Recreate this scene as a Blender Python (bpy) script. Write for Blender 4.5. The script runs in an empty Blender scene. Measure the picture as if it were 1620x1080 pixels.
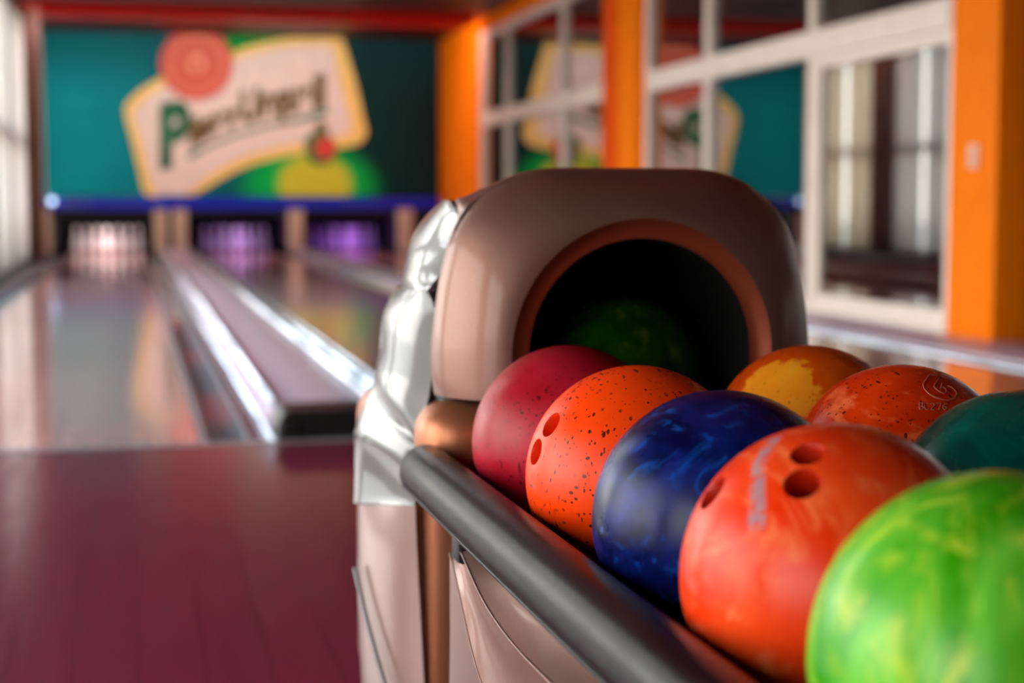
import bpy, bmesh, math, random
from mathutils import Vector, Matrix
random.seed(7)
S = bpy.context.scene
COL = S.collection
PI = math.pi

# ------------------------------------------------------------------ camera
F = 2520.0; VX, VY = 204.7, 319.0; H = 0.75
pitch = math.atan((540 - VY) / F); yaw = math.atan((810 - VX) * math.cos(pitch) / F)
cy, sy, cp, sp = math.cos(yaw), math.sin(yaw), math.cos(pitch), math.sin(pitch)
FW = Vector((sy * cp, cy * cp, -sp)); RT = Vector((cy, -sy, 0)); UP = RT.cross(FW)
O = Vector((0, 0, H))
cam_d = bpy.data.cameras.new('camera'); cam = bpy.data.objects.new('camera', cam_d); COL.objects.link(cam)
cam.location = O; cam.rotation_euler = (PI / 2 - pitch, 0, -yaw)
cam_d.sensor_width = 36; cam_d.lens = 36 * F / 1620; cam_d.clip_start = 0.02; cam_d.clip_end = 300
cam_d.dof.use_dof = True; cam_d.dof.focus_distance = 1.46; cam_d.dof.aperture_fstop = 3.7; cam_d.dof.aperture_blades = 0
S.camera = cam

def ray(x, y): return RT * (x - 810) + UP * (540 - y) + FW * F
def onY(c, x, y):
    v = ray(x, y); return O + v * ((c - O.y) / v.y)
def on_sphere(c, r, x, y):
    d = ray(x, y).normalized(); oc = O - Vector(c); b = oc.dot(d); q = b * b - oc.length_squared + r * r
    if q < 0: return None
    return O + d * (-b - math.sqrt(q))

# ------------------------------------------------------------------ materials
def srgb(r, g, b):
    f = lambda c: (c / 255 / 12.92) if c / 255 <= .04045 else ((c / 255 + .055) / 1.055) ** 2.4
    return (f(r), f(g), f(b), 1)
class NT:
    def __init__(s, name):
        s.m = bpy.data.materials.new(name); s.m.use_nodes = True; s.t = s.m.node_tree; s.t.nodes.clear()
        s.out = s.n('ShaderNodeOutputMaterial')
    def n(s, typ, ins=None, **kw):
        nd = s.t.nodes.new(typ)
        for k, v in kw.items(): setattr(nd, k, v)
        for k, v in (ins or {}).items(): s.put(nd, k, v)
        return nd
    def put(s, nd, k, v):
        if isinstance(v, bpy.types.NodeSocket): s.t.links.new(v, nd.inputs[k])
        else: nd.inputs[k].default_value = v
    def math(s, op, a, b=0.0, c=None):
        nd = s.n('ShaderNodeMath', {0: a, 1: b}, operation=op)
        if c is not None: s.put(nd, 2, c)
        return nd.outputs[0]
    def mix(s, f, a, b, blend='MIX'):
        nd = s.n('ShaderNodeMix', data_type='RGBA', blend_type=blend)
        s.put(nd, 0, f); s.put(nd, 6, a); s.put(nd, 7, b); return nd.outputs[2]
    def coord(s, w='Object'): return s.n('ShaderNodeTexCoord').outputs[w]
    def mapping(s, vec, scale=(1, 1, 1), rot=(0, 0, 0), loc=(0, 0, 0)):
        return s.n('ShaderNodeMapping', {'Vector': vec, 'Scale': scale, 'Rotation': rot, 'Location': loc}).outputs[0]
    def noise(s, vec, scale, detail=3, rough=.5, dist=0, out=0):
        return s.n('ShaderNodeTexNoise', {'Vector': vec, 'Scale': scale, 'Detail': detail, 'Roughness': rough, 'Distortion': dist}).outputs[out]
    def ramp(s, f, stops, interp='LINEAR'):
        nd = s.n('ShaderNodeValToRGB', {0: f}); cr = nd.color_ramp; cr.interpolation = interp
        while len(cr.elements) < len(stops): cr.elements.new(.5)
        for e, (p, c) in zip(cr.elements, stops): e.position = p; e.color = c if len(c) == 4 else (*c, 1)
        return nd.outputs[0]
    def rng(s, v, a, b, c=0., d=1., smooth=True):
        return s.n('ShaderNodeMapRange', {0: v, 1: a, 2: b, 3: c, 4: d}, interpolation_type='SMOOTHSTEP' if smooth else 'LINEAR').outputs[0]
    def bsdf(s, **kw):
        p = s.n('ShaderNodeBsdfPrincipled')
        nm = dict(base='Base Color', rough='Roughness', metal='Metallic', spec='Specular IOR Level', coat='Coat Weight', coat_rough='Coat Roughness',
                  normal='Normal', emit='Emission Color', emit_s='Emission Strength', ior='IOR', sss='Subsurface Weight', trans='Transmission Weight', tint='Specular Tint')
        for k, v in kw.items(): s.put(p, nm[k], v)
        s.t.links.new(p.outputs[0], s.out.inputs[0]); return p
    def bump(s, h, strength=.3, dist=.01):
        return s.n('ShaderNodeBump', {'Height': h, 'Strength': strength, 'Distance': dist}).outputs[0]
    def sep(s, v): return s.n('ShaderNodeSeparateXYZ', {0: v}).outputs

def plain(name, rgb, rough=.5, metal=0., var=.06, nscale=6, **kw):
    t = NT(name); c = srgb(*rgb)
    n = t.noise(t.coord(), nscale, 4)
    k = t.rng(n, .3, .7, 1 - var, 1 + var, False)
    col = t.n('ShaderNodeVectorMath', {0: c[:3], 1: t.n('ShaderNodeCombineXYZ', {0: k, 1: k, 2: k}).outputs[0]}, operation='MULTIPLY').outputs[0]
    t.bsdf(base=col, rough=rough, metal=metal, **kw); return t.m

M = {}
M['white_frame'] = plain('white_frame_paint', (240, 228, 216), .35)
M['orange'] = plain('orange_paint', (255, 128, 0), .65, var=.04, spec=.12)
M['orange_shade'] = plain('shaded_orange_paint', (235, 84, 0), .65, var=.04, spec=.12)  # darker copy of the orange, recess shade put into its colour
M['red_dark'] = plain('dark_red_paint', (105, 8, 10), .4)
M['brown_frame'] = plain('brown_window_frame', (96, 58, 48), .5)
M['cream'] = plain('cream_paint', (225, 205, 180), .5)
M['black'] = plain('black_plastic', (10, 9, 11), .4)
M['pit'] = plain('dark_pit_cloth', (8, 6, 9), .9)
M['blue'] = plain('blue_gloss_band', (10, 40, 190), .25)
M['silver'] = plain('brushed_silver', (205, 208, 215), .28, 1., var=.05, nscale=20)
M['gutter'] = plain('grey_gutter_plastic', (214, 222, 228), .18, .6)
M['gutter_dark'] = plain('dark_gutter_lining', (60, 66, 76), .3)
M['cap'] = plain('lilac_grey_capping', (196, 178, 200), .25)
M['cappost'] = plain('beige_divider_cap', (190, 165, 145), .35)
M['chrome'] = plain('chrome', (235, 235, 235), .08, 1., var=.01)
M['back_wall'] = plain('dark_maroon_wall', (84, 40, 40), .7)
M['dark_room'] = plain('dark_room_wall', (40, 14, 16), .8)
M['ground'] = plain('pale_paving', (190, 185, 175), .8, nscale=.7)
M['throat'] = plain('dark_throat_plastic', (14, 12, 13), .5)
M['switch'] = plain('pinkish_switch', (240, 190, 165), .4)

def glass_mat(name, tint, refl_ior, power):
    t = NT(name)
    tr = t.n('ShaderNodeBsdfTransparent', {0: (*tint, 1)}); gl = t.n('ShaderNodeBsdfGlossy', {'Roughness': .015, 'Color': (1, 1, 1, 1)})
    f0 = ((refl_ior - 1) / (refl_ior + 1)) ** 2           # Schlick on either face of the thin pane
    fa = t.n('ShaderNodeLayerWeight', {'Blend': .5}).outputs['Facing']
    fr = t.math('ADD', f0, t.math('MULTIPLY', 1 - f0, t.math('POWER', fa, power)))
    mx = t.n('ShaderNodeMixShader', {0: fr, 1: tr.outputs[0], 2: gl.outputs[0]})
    t.t.links.new(mx.outputs[0], t.out.inputs[0]); return t.m
M['glass_clear'] = glass_mat('clear_window_glass', (.93, .95, .94), 1.45, 5.)
M['glass_dark'] = glass_mat('dark_reflective_glass', (.30, .28, .28), 1.95, 2.6)

def m_curtain(nm, c):
    t = NT(nm)
    d = t.n('ShaderNodeBsdfDiffuse', {0: (*c, 1)}); tr = t.n('ShaderNodeBsdfTranslucent', {0: (*c, 1)})
    mx = t.n('ShaderNodeMixShader', {0: .6, 1: d.outputs[0], 2: tr.outputs[0]}); t.t.links.new(mx.outputs[0], t.out.inputs[0]); return t.m
M['curtain'] = m_curtain('white_sheer_curtain', (.84, .80, .77)); M['curtain_cream'] = m_curtain('cream_sheer_curtain', (.84, .78, .66))

def m_boards(name, c1, c2, c3, width, rough, spec=.5, coat=0.):
    t = NT(name); co = t.coord(); x, y, z = t.sep(co)
    u = t.math('DIVIDE', x, width); i = t.math('FLOOR', u); fr = t.math('FRACT', u)
    rnd = t.n('ShaderNodeTexWhiteNoise', {'W': i}, noise_dimensions='1D').outputs[0]
    yoff = t.math('ADD', y, t.math('MULTIPLY', rnd, 9.0)); j = t.math('FLOOR', t.math('DIVIDE', yoff, 1.5))
    r2 = t.n('ShaderNodeTexWhiteNoise', {'Vector': t.n('ShaderNodeCombineXYZ', {0: i, 1: j}).outputs[0]}, noise_dimensions='2D').outputs[0]
    g = t.noise(t.mapping(co, (60, 2.5, 1)), 1., 4)
    col = t.ramp(rnd, [(0, c1), (.5, c2), (1, c3)])
    col = t.mix(t.rng(g, .3, .75, 0, .35), col, c1)
    edge = t.math('LESS_THAN', t.math('ABSOLUTE', t.math('SUBTRACT', fr, .5)), .488)
    col = t.mix(t.math('SUBTRACT', 1., edge), col, tuple(v * .35 for v in c1[:3]) + (1,))
    t.bsdf(base=col, rough=t.rng(g, .3, .7, rough * .85, rough * 1.2), spec=spec, coat=coat, coat_rough=rough * .6); return t.m
M['approach'] = m_boards('purple_lacquered_boards', srgb(106, 36, 58), srgb(110, 38, 60), srgb(115, 40, 60), .105, .17, .6)
M['lane'] = m_boards('polished_lane_boards', srgb(205, 148, 146), srgb(214, 158, 152), srgb(220, 168, 158), .0273, .13, .6, .5)

def m_ceiling():
    t = NT('red_ceiling_panels'); co = t.coord(); x, y, z = t.sep(co)
    w = t.math('FRACT', t.math('DIVIDE', t.math('ADD', y, 1.05), 4.6))
    s_ = t.math('MULTIPLY', t.rng(w, .50, .56), t.rng(w, .94, .88))
    col = t.mix(s_, srgb(72, 5, 9), srgb(205, 10, 5))
    n = t.noise(co, 3, 4); col = t.mix(t.rng(n, .3, .7, 0, .2), col, srgb(36, 3, 5))
    t.bsdf(base=col, rough=.5, spec=.25); return t.m
M['ceiling'] = m_ceiling()

def m_print():
    t = NT('printed_masking_panel'); co = t.coord(); x, y, z = t.sep(co)
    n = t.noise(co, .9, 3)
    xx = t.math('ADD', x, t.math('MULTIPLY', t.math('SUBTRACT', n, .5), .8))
    base = t.ramp(t.rng(xx, -1.2, 4.5, 0, 1, False), [(0, srgb(0, 165, 182)), (.22, srgb(0, 138, 150)), (.36, srgb(0, 110, 118)), (.62, srgb(0, 84, 80)), (.8, srgb(0, 48, 46)), (1, srgb(10, 34, 34))])  # teal darkens rightward: print colour that also carries side window light
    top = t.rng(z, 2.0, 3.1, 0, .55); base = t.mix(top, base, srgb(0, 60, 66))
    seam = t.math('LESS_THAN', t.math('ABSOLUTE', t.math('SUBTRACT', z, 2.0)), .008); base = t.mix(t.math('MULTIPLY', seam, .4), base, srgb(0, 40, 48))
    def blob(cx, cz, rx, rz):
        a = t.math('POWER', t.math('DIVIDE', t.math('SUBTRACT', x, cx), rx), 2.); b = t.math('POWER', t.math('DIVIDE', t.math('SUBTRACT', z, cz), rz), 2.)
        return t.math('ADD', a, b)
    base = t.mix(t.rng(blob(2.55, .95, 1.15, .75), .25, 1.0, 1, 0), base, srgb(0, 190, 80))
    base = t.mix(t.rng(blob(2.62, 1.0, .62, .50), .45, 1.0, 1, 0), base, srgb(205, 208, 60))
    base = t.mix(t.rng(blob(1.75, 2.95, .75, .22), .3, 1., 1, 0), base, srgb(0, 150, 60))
    t.bsdf(base=base, rough=.6, spec=.12); return t.m
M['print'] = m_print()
M['label_yellow'] = plain('label_yellow_print', (250, 214, 116), .5)
M['label_white'] = plain('label_white_print', (238, 222, 214), .5)
M['letter_brown'] = plain('letter_brown_print', (112, 88, 26), .5)
M['letter_green'] = plain('letter_green_print', (40, 120, 84), .5)
M['seal_red'] = plain('seal_red_print', (214, 62, 46), .5)
M['seal_light'] = plain('seal_light_print', (240, 140, 104), .5)
M['leaf'] = plain('hop_leaf_print', (70, 110, 50), .5)

def m_hood():
    t = NT('pearl_beige_hood_paint'); co = t.coord()
    n = t.noise(co, 3, 3); fl = t.noise(co, 900, 2)
    col = t.mix(t.rng(n, .3, .7), srgb(140, 100, 88), srgb(148, 107, 94)); col = t.mix(t.rng(fl, .55, .75, 0, .25), col, srgb(214, 178, 158))
    t.bsdf(base=col, rough=.5, metal=.7, coat=.3, coat_rough=.06); return t.m
M['rim'] = plain('dark_copper_rim_paint', (150, 68, 44), .42, .5)
M['copper'] = plain('copper_paint', (184, 112, 78), .4, .6)
M['hood'] = m_hood()
def m_pearl():
    t = NT('pearl_white_trim'); co = t.coord(); n = t.noise(co, 5, 3)
    col = t.mix(t.rng(n, .3, .7), srgb(96, 90, 87), srgb(103, 97, 93))
    t.bsdf(base=col, rough=.3, metal=.1, coat=.65, coat_rough=.03); return t.m
M['pearl'] = m_pearl()
def m_panel():
    t = NT('mauve_beige_panel_paint'); co = t.coord(); n = t.noise(co, 4, 3)
    col = t.mix(t.rng(n, .3, .7), srgb(160, 128, 122), srgb(170, 138, 130))
    t.bsdf(base=col, rough=.28, metal=.5, coat=.4, coat_rough=.1); return t.m
M['panel'] = m_panel()
def m_rail():
    t = NT('black_vinyl_rail'); co = t.coord()
    n = t.noise(t.mapping(co, (1, .6, 1)), 26, 6); f = t.noise(co, 420, 2)
    col = t.mix(t.rng(n, .4, .7), srgb(17, 12, 15), srgb(23, 17, 21))
    t.bsdf(base=col, rough=t.rng(n, .3, .75, .3, .36), spec=.15, normal=t.bump(f, .12, .001)); return t.m
M['rail'] = m_rail()
def m_tray():
    t = NT('dark_red_tray_plastic'); co = t.coord(); n = t.noise(co, 12, 3)
    t.bsdf(base=t.mix(n, srgb(110, 12, 8), srgb(70, 8, 8)), rough=.22); return t.m
M['tray'] = m_tray()

def m_ball(name, c1, c2, c3=None, scale=7., dist=1.2, stretch=(1, 1, 1), rot=(0, 0, 0), lo=.35, hi=.68, rough=.28, specks=0., speck_col=(30, 10, 10), thr=.07, scuff=None, patch=None, seed=0., k3=(.56, .76, .7)):
    t = NT(name); co = t.coord(); m = t.mapping(co, stretch, rot, (seed, seed * .7, 0))
    n = t.noise(m, scale, 5, .55, dist)
    mid = tuple((a + b) / 2 for a, b in zip(srgb(*c1), srgb(*c2)))
    col = t.ramp(t.rng(n, lo, hi, 0, 1, False), [(0, srgb(*c1)), (.55, mid), (1, srgb(*c2))])
    if c3:
        n2 = t.noise(t.mapping(co, stretch, rot, (3.1 + seed, 1.7, 0)), scale * 1.8, 6, .6, dist * 1.6)
        col = t.mix(t.rng(n2, k3[0], k3[1], 0, k3[2]), col, srgb(*c3))
    if patch:
        (d, ca, r0, r1) = patch
        dp = t.n('ShaderNodeVectorMath', {0: co, 1: d}, operation='DOT_PRODUCT').outputs[1]
        wob = t.math('ADD', dp, t.math('MULTIPLY', t.math('SUBTRACT', t.noise(co, 26, 6, .7), .5), .035))
        col = t.mix(t.rng(wob, r0, r1), col, t.mix(t.noise(co, 40, 4), srgb(*ca), srgb(250, 170, 40)))
    rg = t.rng(t.noise(co, 18, 4), .3, .7, rough * .8, rough * 1.3)
    if specks:
        for k, (sc, st, ro) in enumerate([(140, (1, .2, 1), (.4, .2, .9)), (170, (.18, 1, 1), (1.1, .7, .2)), (150, (1, 1, .18), (.7, 1.9, .5)), (230, (1, 1, .5), (0, .6, 0))]):
            wv = t.mapping(co, st, ro, (k * 2.3 + seed, 0, 0))
            v = t.n('ShaderNodeTexVoronoi', {'Vector': wv, 'Scale': sc, 'Randomness': 1.}, feature='F1')
            gate = t.rng(t.noise(co, 9 + 3 * k, 3), .38, .5)
            rnd = t.sep(v.outputs['Color'])[0]
            a = t.math('LESS_THAN', v.outputs['Distance'], t.math('MULTIPLY', rnd, thr * 3.6))
            a = t.math('MULTIPLY', a, t.math('MULTIPLY', gate, specks))
            col = t.mix(a, col, srgb(*speck_col))
    if scuff:
        a, b, w = scuff          # two points on the ball (object space): a scuffed streak between them
        pl = a.cross(b).normalized(); along = (b - a).normalized()
        d1 = t.n('ShaderNodeVectorMath', {0: co, 1: pl}, operation='DOT_PRODUCT').outputs[1]
        d1 = t.math('ADD', d1, t.math('MULTIPLY', t.math('SUBTRACT', t.noise(co, 34, 3), .5), .012))
        d2 = t.n('ShaderNodeVectorMath', {0: co, 1: along}, operation='DOT_PRODUCT').outputs[1]
        side = t.n('ShaderNodeVectorMath', {0: co, 1: (a + b).normalized()}, operation='DOT_PRODUCT').outputs[1]
        k = t.math('MULTIPLY', t.rng(t.math('ABSOLUTE', d1), w * .4, w, 1, 0), t.math('GREATER_THAN', side, 0))
        k = t.math('MULTIPLY', k, t.math('MULTIPLY', t.rng(d2, a.dot(along) - .004, a.dot(along) + .004), t.rng(d2, b.dot(along) - .004, b.dot(along) + .004, 1, 0)))
        k = t.math('MULTIPLY', k, t.rng(t.noise(co, 105, 6, .7), .38, .58, .1, .9))
        col = t.mix(k, col, t.mix(t.noise(co, 60, 3), srgb(140, 118, 132), srgb(190, 162, 166)))
    t.bsdf(base=col, rough=rg, spec=.24); return t.m

# ------------------------------------------------------------------ mesh helpers
def link(name, bm, mat, parent=None, smooth=False, angle=None):
    me = bpy.data.meshes.new(name); bmesh.ops.recalc_face_normals(bm, faces=bm.faces[:]) if not getattr(bm, 'norecalc', False) else None
    bm.to_mesh(me); bm.free()
    o = bpy.data.objects.new(name, me); COL.objects.link(o)
    if mat: me.materials.append(mat)
    if smooth:
        for p in me.polygons: p.use_smooth = True
        if angle: me.set_sharp_from_angle(angle=math.radians(angle))
    if parent: o.parent = parent
    return o
def box(bm, x0, x1, y0, y1, z0, z1, bev=0., seg=2):
    r = bmesh.ops.create_cube(bm, size=1)['verts']
    for v in r: v.co = Vector(((x0 + x1) / 2 + v.co.x * (x1 - x0), (y0 + y1) / 2 + v.co.y * (y1 - y0), (z0 + z1) / 2 + v.co.z * (z1 - z0)))
    if bev:
        es = list({e for v in r for e in v.link_edges})
        bmesh.ops.bevel(bm, geom=es, offset=bev, segments=seg, profile=.5, affect='EDGES')
def boxo(name, mat, b, bev=0., parent=None, seg=2):
    bm = bmesh.new(); box(bm, *b, bev=bev, seg=seg); return link(name, bm, mat, parent, smooth=bool(bev), angle=40 if bev else None)
def grid(bm, rows, close=False):
    """rows: list of equal-length point lists -> quads"""
    vs = [[bm.verts.new(p) for p in r] for r in rows]
    for a, b in zip(vs, vs[1:]):
        n = len(a)
        for i in range(n if close else n - 1):
            j = (i + 1) % n
            try: bm.faces.new((a[i], a[j], b[j], b[i]))
            except ValueError: pass
    return vs
def tube(bm, pts, r, seg=12, cap=True):
    rows = []
    for i, p in enumerate(pts):
        p = Vector(p); d = (Vector(pts[min(i + 1, len(pts) - 1)]) - Vector(pts[max(i - 1, 0)])).normalized()
        a = d.orthogonal().normalized() if abs(d.z) > .9 else d.cross(Vector((0, 0, 1))).normalized(); b = a.cross(d).normalized()
        rr = r[i] if isinstance(r, (list, tuple)) else r
        rows.append([p + a * rr * math.cos(k * 2 * PI / seg) + b * rr * math.sin(k * 2 * PI / seg) for k in range(seg)])
    vs = grid(bm, rows, True)
    if cap: bm.faces.new(vs[0][::-1]); bm.faces.new(vs[-1])
def lathe(bm, prof, seg=24):
    rows = [[(r * math.cos(k * 2 * PI / seg), r * math.sin(k * 2 * PI / seg), z) for k in range(seg)] for r, z in prof]
    vs = grid(bm, rows, True); bm.faces.new(vs[0][::-1]); bm.faces.new(vs[-1])
def solid_poly(bm, pts, normal, depth):
    """planar polygon pts extruded by depth along normal"""
    n = Vector(normal); a = [bm.verts.new(Vector(p)) for p in pts]; b = [bm.verts.new(Vector(p) + n * depth) for p in pts]
    bm.faces.new(a); bm.faces.new(b[::-1]); k = len(a)
    for i in range(k): bm.faces.new((a[i], a[(i + 1) % k], b[(i + 1) % k], b[i]))
def smooth_pts(pts, n=6, closed=True):
    out = []; k = len(pts)
    P = lambda i: Vector(pts[i % k]) if closed else Vector(pts[max(0, min(k - 1, i))])
    for i in range(k if closed else k - 1):
        p0, p1, p2, p3 = P(i - 1), P(i), P(i + 1), P(i + 2)
        for s in range(n):
            u = s / n
            out.append(.5 * ((2 * p1) + (p2 - p0) * u + (2 * p0 - 5 * p1 + 4 * p2 - p3) * u * u + (3 * p1 - p0 - 3 * p2 + p3) * u ** 3))
    if not closed: out.append(Vector(pts[-1]))
    return out
def empty(name, loc=(0, 0, 0)):
    o = bpy.data.objects.new(name, None); COL.objects.link(o); o.location = loc; o.empty_display_size = .05; return o
def tag(o, label, cat, group=None, kind=None):
    o['label'] = label; o['category'] = cat
    if group: o['group'] = group
    if kind: o['kind'] = kind
    return o
def reparent(o, root):
    o.parent = root; o.matrix_parent_inverse = Matrix.Translation(-Vector(root.location)); return o

# ------------------------------------------------------------------ the room shell
LW, RW = -1.35, 4.55          # glass planes of the left and right window walls
Y0, YM, CZ = -9.3, 23.2, 3.1
FOUL = 5.0
tag(boxo('floor', M['approach'], (LW - .3, RW + .55, Y0, FOUL, -.1, 0)), 'purple wooden approach floor in front of the lanes', 'floor', kind='structure')
tag(boxo('floor_subfloor', M['pit'], (LW - .3, RW + 3.2, FOUL, 27, -.25, -.12)), 'dark subfloor below the lanes and gutters', 'floor', kind='structure')
tag(boxo('ceiling', M['ceiling'], (LW - .3, RW + 3.2, Y0, 27, CZ, CZ + .1)), 'dark red ceiling with brighter red panels across it', 'ceiling', kind='structure')
tag(boxo('wall_back', M['pit'], (LW - .3, RW + 3.2, 26.2, 26.4, -.2, CZ)), 'dark end wall behind the pins', 'wall', kind='structure')
tag(boxo('wall_rear', M['back_wall'], (LW - .3, RW + 3.2, Y0 - .2, Y0, -.2, CZ)), 'dark maroon wall behind the photographer', 'wall', kind='structure')
# dark room behind the right glazing
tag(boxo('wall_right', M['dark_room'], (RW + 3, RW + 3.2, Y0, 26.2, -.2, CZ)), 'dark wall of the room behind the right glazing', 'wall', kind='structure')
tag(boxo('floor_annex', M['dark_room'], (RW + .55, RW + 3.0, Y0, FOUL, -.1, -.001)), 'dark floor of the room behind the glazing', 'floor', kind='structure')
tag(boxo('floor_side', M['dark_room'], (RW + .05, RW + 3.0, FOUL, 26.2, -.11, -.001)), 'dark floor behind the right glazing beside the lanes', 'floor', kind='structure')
tag(boxo('trim_1', M['cap'], (3.99, RW + .05, FOUL, YM + .1, -.1, .012), .004), 'lilac grey kerb strip between last lane and right glazing', 'floor strip', kind='structure')
tag(boxo('trim_2', M['gutter'], (LW - .02, RW - .1, FOUL - .03, FOUL + .0, -.1, .004)), 'thin grey foul line strip across the lane ends', 'foul line', kind='structure')
tag(boxo('trim_3', M['black'], (LW - .06, -1.09, FOUL, YM, -.1, .035), .008), 'dark kerb along the left window wall', 'kerb', kind='structure')

# left window wall: posts, head, transom; panes; curtains in the far bays
posts = [-1.9, .6, 3.1, 5.6, 8.1, 10.6, 13.1, 15.6, 18.1, 20.55, 23.05]
def window_left(i, a, b):
    w = empty('window_%d' % i, (LW, (a + b) / 2, 0)); w['kind'] = 'structure'; w['category'] = 'window'
    w['label'] = 'tall brown framed window of the left wall, bay %d along the lanes' % i
    bm = bmesh.new(); d = .07
    box(bm, LW - d, LW + d, a, a + .09, 0, CZ); box(bm, LW - d, LW + d, b - .09, b, 0, CZ)
    box(bm, LW - d, LW + d, a + .09, b - .09, 2.92, CZ); box(bm, LW - d, LW + d, a + .09, b - .09, 0, .1)
    box(bm, LW - d * .8, LW + d * .8, a + .09, b - .09, 1.45, 1.54)
    reparent(link('window_frame', bm, M['brown_frame']), w)
    for z0, z1 in ((.1, 1.45), (1.54, 2.92)):
        reparent(boxo('pane', M['glass_clear'], (LW - .006, LW + .006, a + .09, b - .09, z0, z1)), w)
    return w
for i, (a, b) in enumerate(zip(posts, posts[1:])): window_left(i + 1, a + .12, b - .12)
for k, y in enumerate(posts):
    if k == 9: continue
    tag(boxo('pillar', M['brown_frame'] if k < 10 else M['cream'], (LW - .12, LW + .09, y - .12, y + .12 if k < 10 else YM - .0, 0, CZ)), 'brown wall post between two windows of the left wall', 'pillar', kind='structure').name = 'trim_%d' % (10 + k)
tag(boxo('trim_22', M['brown_frame'], (LW - .12, LW + .32, 20.5, 20.7, 0, CZ), .01), 'wide brown post standing out from the far left window wall', 'pillar', kind='structure')
tag(boxo('wall_left_blocker', M['back_wall'], (LW - .12, LW + .09, Y0, posts[0] - .12, 0, CZ)), 'dark maroon left wall added to block window light beside the photographer', 'wall', kind='structure')  # unseen solid wall put in place of rear windows to cut fill light
tag(boxo('wall_left_end', M['cream'], (LW - .12, LW + .05, YM, 26.2, 0, CZ)), 'cream end of left wall beside the pin decks', 'wall', kind='structure')
tag(boxo('trim_4', M['cream'], (LW + .051, -1.14, YM - .02, YM + .06, 0, CZ)), 'cream strip beside the left edge of the printed mask', 'trim', kind='structure')
tag(boxo('window_light_blocker', M['red_dark'], (LW + .125, LW + .15, Y0, 4.3, 1.42, CZ)), 'added dark red panel blocking high light from the left windows', 'light blocker', kind='structure')  # unseen panel added so the window light comes in lower
# outdoors, to the left
tag(boxo('ground', M['ground'], (-60, LW - .32, -40, 60, -.3, -.12)), 'pale paving outside the left windows', 'ground', kind='structure')

def curtain(a, b, label, mat='curtain'):
    bm = bmesh.new(); n = int((b - a) / .018); rows = []
    for z in (.06, .8, 1.6, 2.4, 2.95):
        rows.append([(LW + .115 + .022 * math.sin(i * .95 + .35 * math.sin(i * .31) + z * .15) + .004 * math.sin(i * 2.7), a + (b - a) * i / n, z) for i in range(n + 1)])
    grid(bm, rows)
    o = link('curtain', bm, M[mat], smooth=True); o.modifiers.new('s', 'SOLIDIFY').thickness = .002
    tag(o, label, 'curtain', 'sheer curtains of the left windows')
curtain(18.25, 19.45, 'white sheer curtain hanging at left window, nearer half of the bay before the far post')
curtain(19.55, 20.34, 'white sheer curtain next to the brown post on its nearer side')
curtain(20.76, 21.85, 'cream sheer curtain just beyond the wide brown post at the left window', 'curtain_cream')
curtain(21.95, 22.88, 'cream sheer curtain hanging nearest the printed mask at far left', 'curtain_cream')
curtain(15.75, 17.95, 'white sheer curtain at the photo left edge beside the lane')

# right glazing: orange pillars and white framed windows
def pillar(name, x0, y0, y1, label, x1=RW + .55, deep=None):
    o = tag(boxo(name, M['orange'], (x0, x1, y0, y1, 0, CZ), .008), label, 'pillar', kind='structure')
    if deep: reparent(boxo('recess_shade_strip', M['orange_shade'], (x0 - .012, x0 + .02, deep[0], deep[1], 0, CZ)), o)  # raised strip coloured darker for the shade of a recess
    return o
pillar('trim_5', 4.45, 20.6, YM - .02, 'wide orange pillar beside the printed mask')
pillar('trim_6', 4.42, 13.72, 14.72, 'orange pillar between the two white framed windows', deep=(14.3, 14.72))
pc = pillar('trim_7', 4.45, 7.62, 8.12, 'orange pillar at the right edge carrying a small wall plate')
tag(boxo('trim_8', M['orange'], (4.46, RW + .3, 8.12, 20.6, 2.94, CZ)), 'orange beam above the right windows', 'beam', kind='structure')
sw = onY(7.9, 1556, 455)
s_ = boxo('wall_switch', M['switch'], (4.438, 4.45, 7.80, 7.90, .93, 1.06), .003); tag(s_, 'small pale plate on the right orange pillar', 'switch')
bm = bmesh.new(); box(bm, 4.432, 4.439, 7.825, 7.875, .955, 1.035, .002); reparent(link('rocker', bm, M['switch']), s_)

def window_right(i, a, b, mulls, label, sash=None):
    w = empty('window_%d' % (20 + i), (RW, (a + b) / 2, 0)); w['kind'] = 'structure'; w['category'] = 'window'; w['label'] = label
    bm = bmesh.new(); d0, d1 = RW - .05, RW + .05
    box(bm, d0, d1, a, a + .1, 0, 2.94, .008); box(bm, d0, d1, b - .1, b, 0, 2.94, .008)
    box(bm, d0, d1, a + .1, b - .1, 2.84, 2.94, .008); box(bm, d0, d1, a + .1, b - .1, 0, .07, .008)
    reparent(link('window_frame', bm, M['white_frame']), w)
    bm = bmesh.new(); box(bm, d0 - .015, d1, a + .1, b - .1, 1.72, 1.90, .012)
    reparent(link('transom', bm, M['white_frame']), w)
    for y in mulls: reparent(boxo('mullion', M['white_frame'], (d0, d1, y - .055, y + .055, .07, 2.84), .008), w)
    if sash:
        bm = bmesh.new(); y0, y1 = sash; e0, e1 = RW - .03, RW + .03
        box(bm, e0, e1, y0, y0 + .07, .07, 1.72, .005); box(bm, e0, e1, y1 - .07, y1, .07, 1.72, .005)
        box(bm, e0, e1, y0 + .07, y1 - .07, 1.64, 1.72, .005); box(bm, e0, e1, y0 + .07, y1 - .07, .07, .13, .005)
        reparent(link('sash', bm, M['white_frame']), w)
    ys = [a + .1] + sorted(mulls) + [b - .1]
    for y0, y1 in zip(ys, ys[1:]):
        for z0, z1 in ((.07, 1.72), (1.90, 2.84)):
            reparent(boxo('pane', M['glass_dark'], (RW - .006, RW + .006, y0, y1, z0, z1)), w)
window_right(1, 14.72, 20.6, [16.55, 19.15], 'white framed window between the two far orange pillars')
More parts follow.
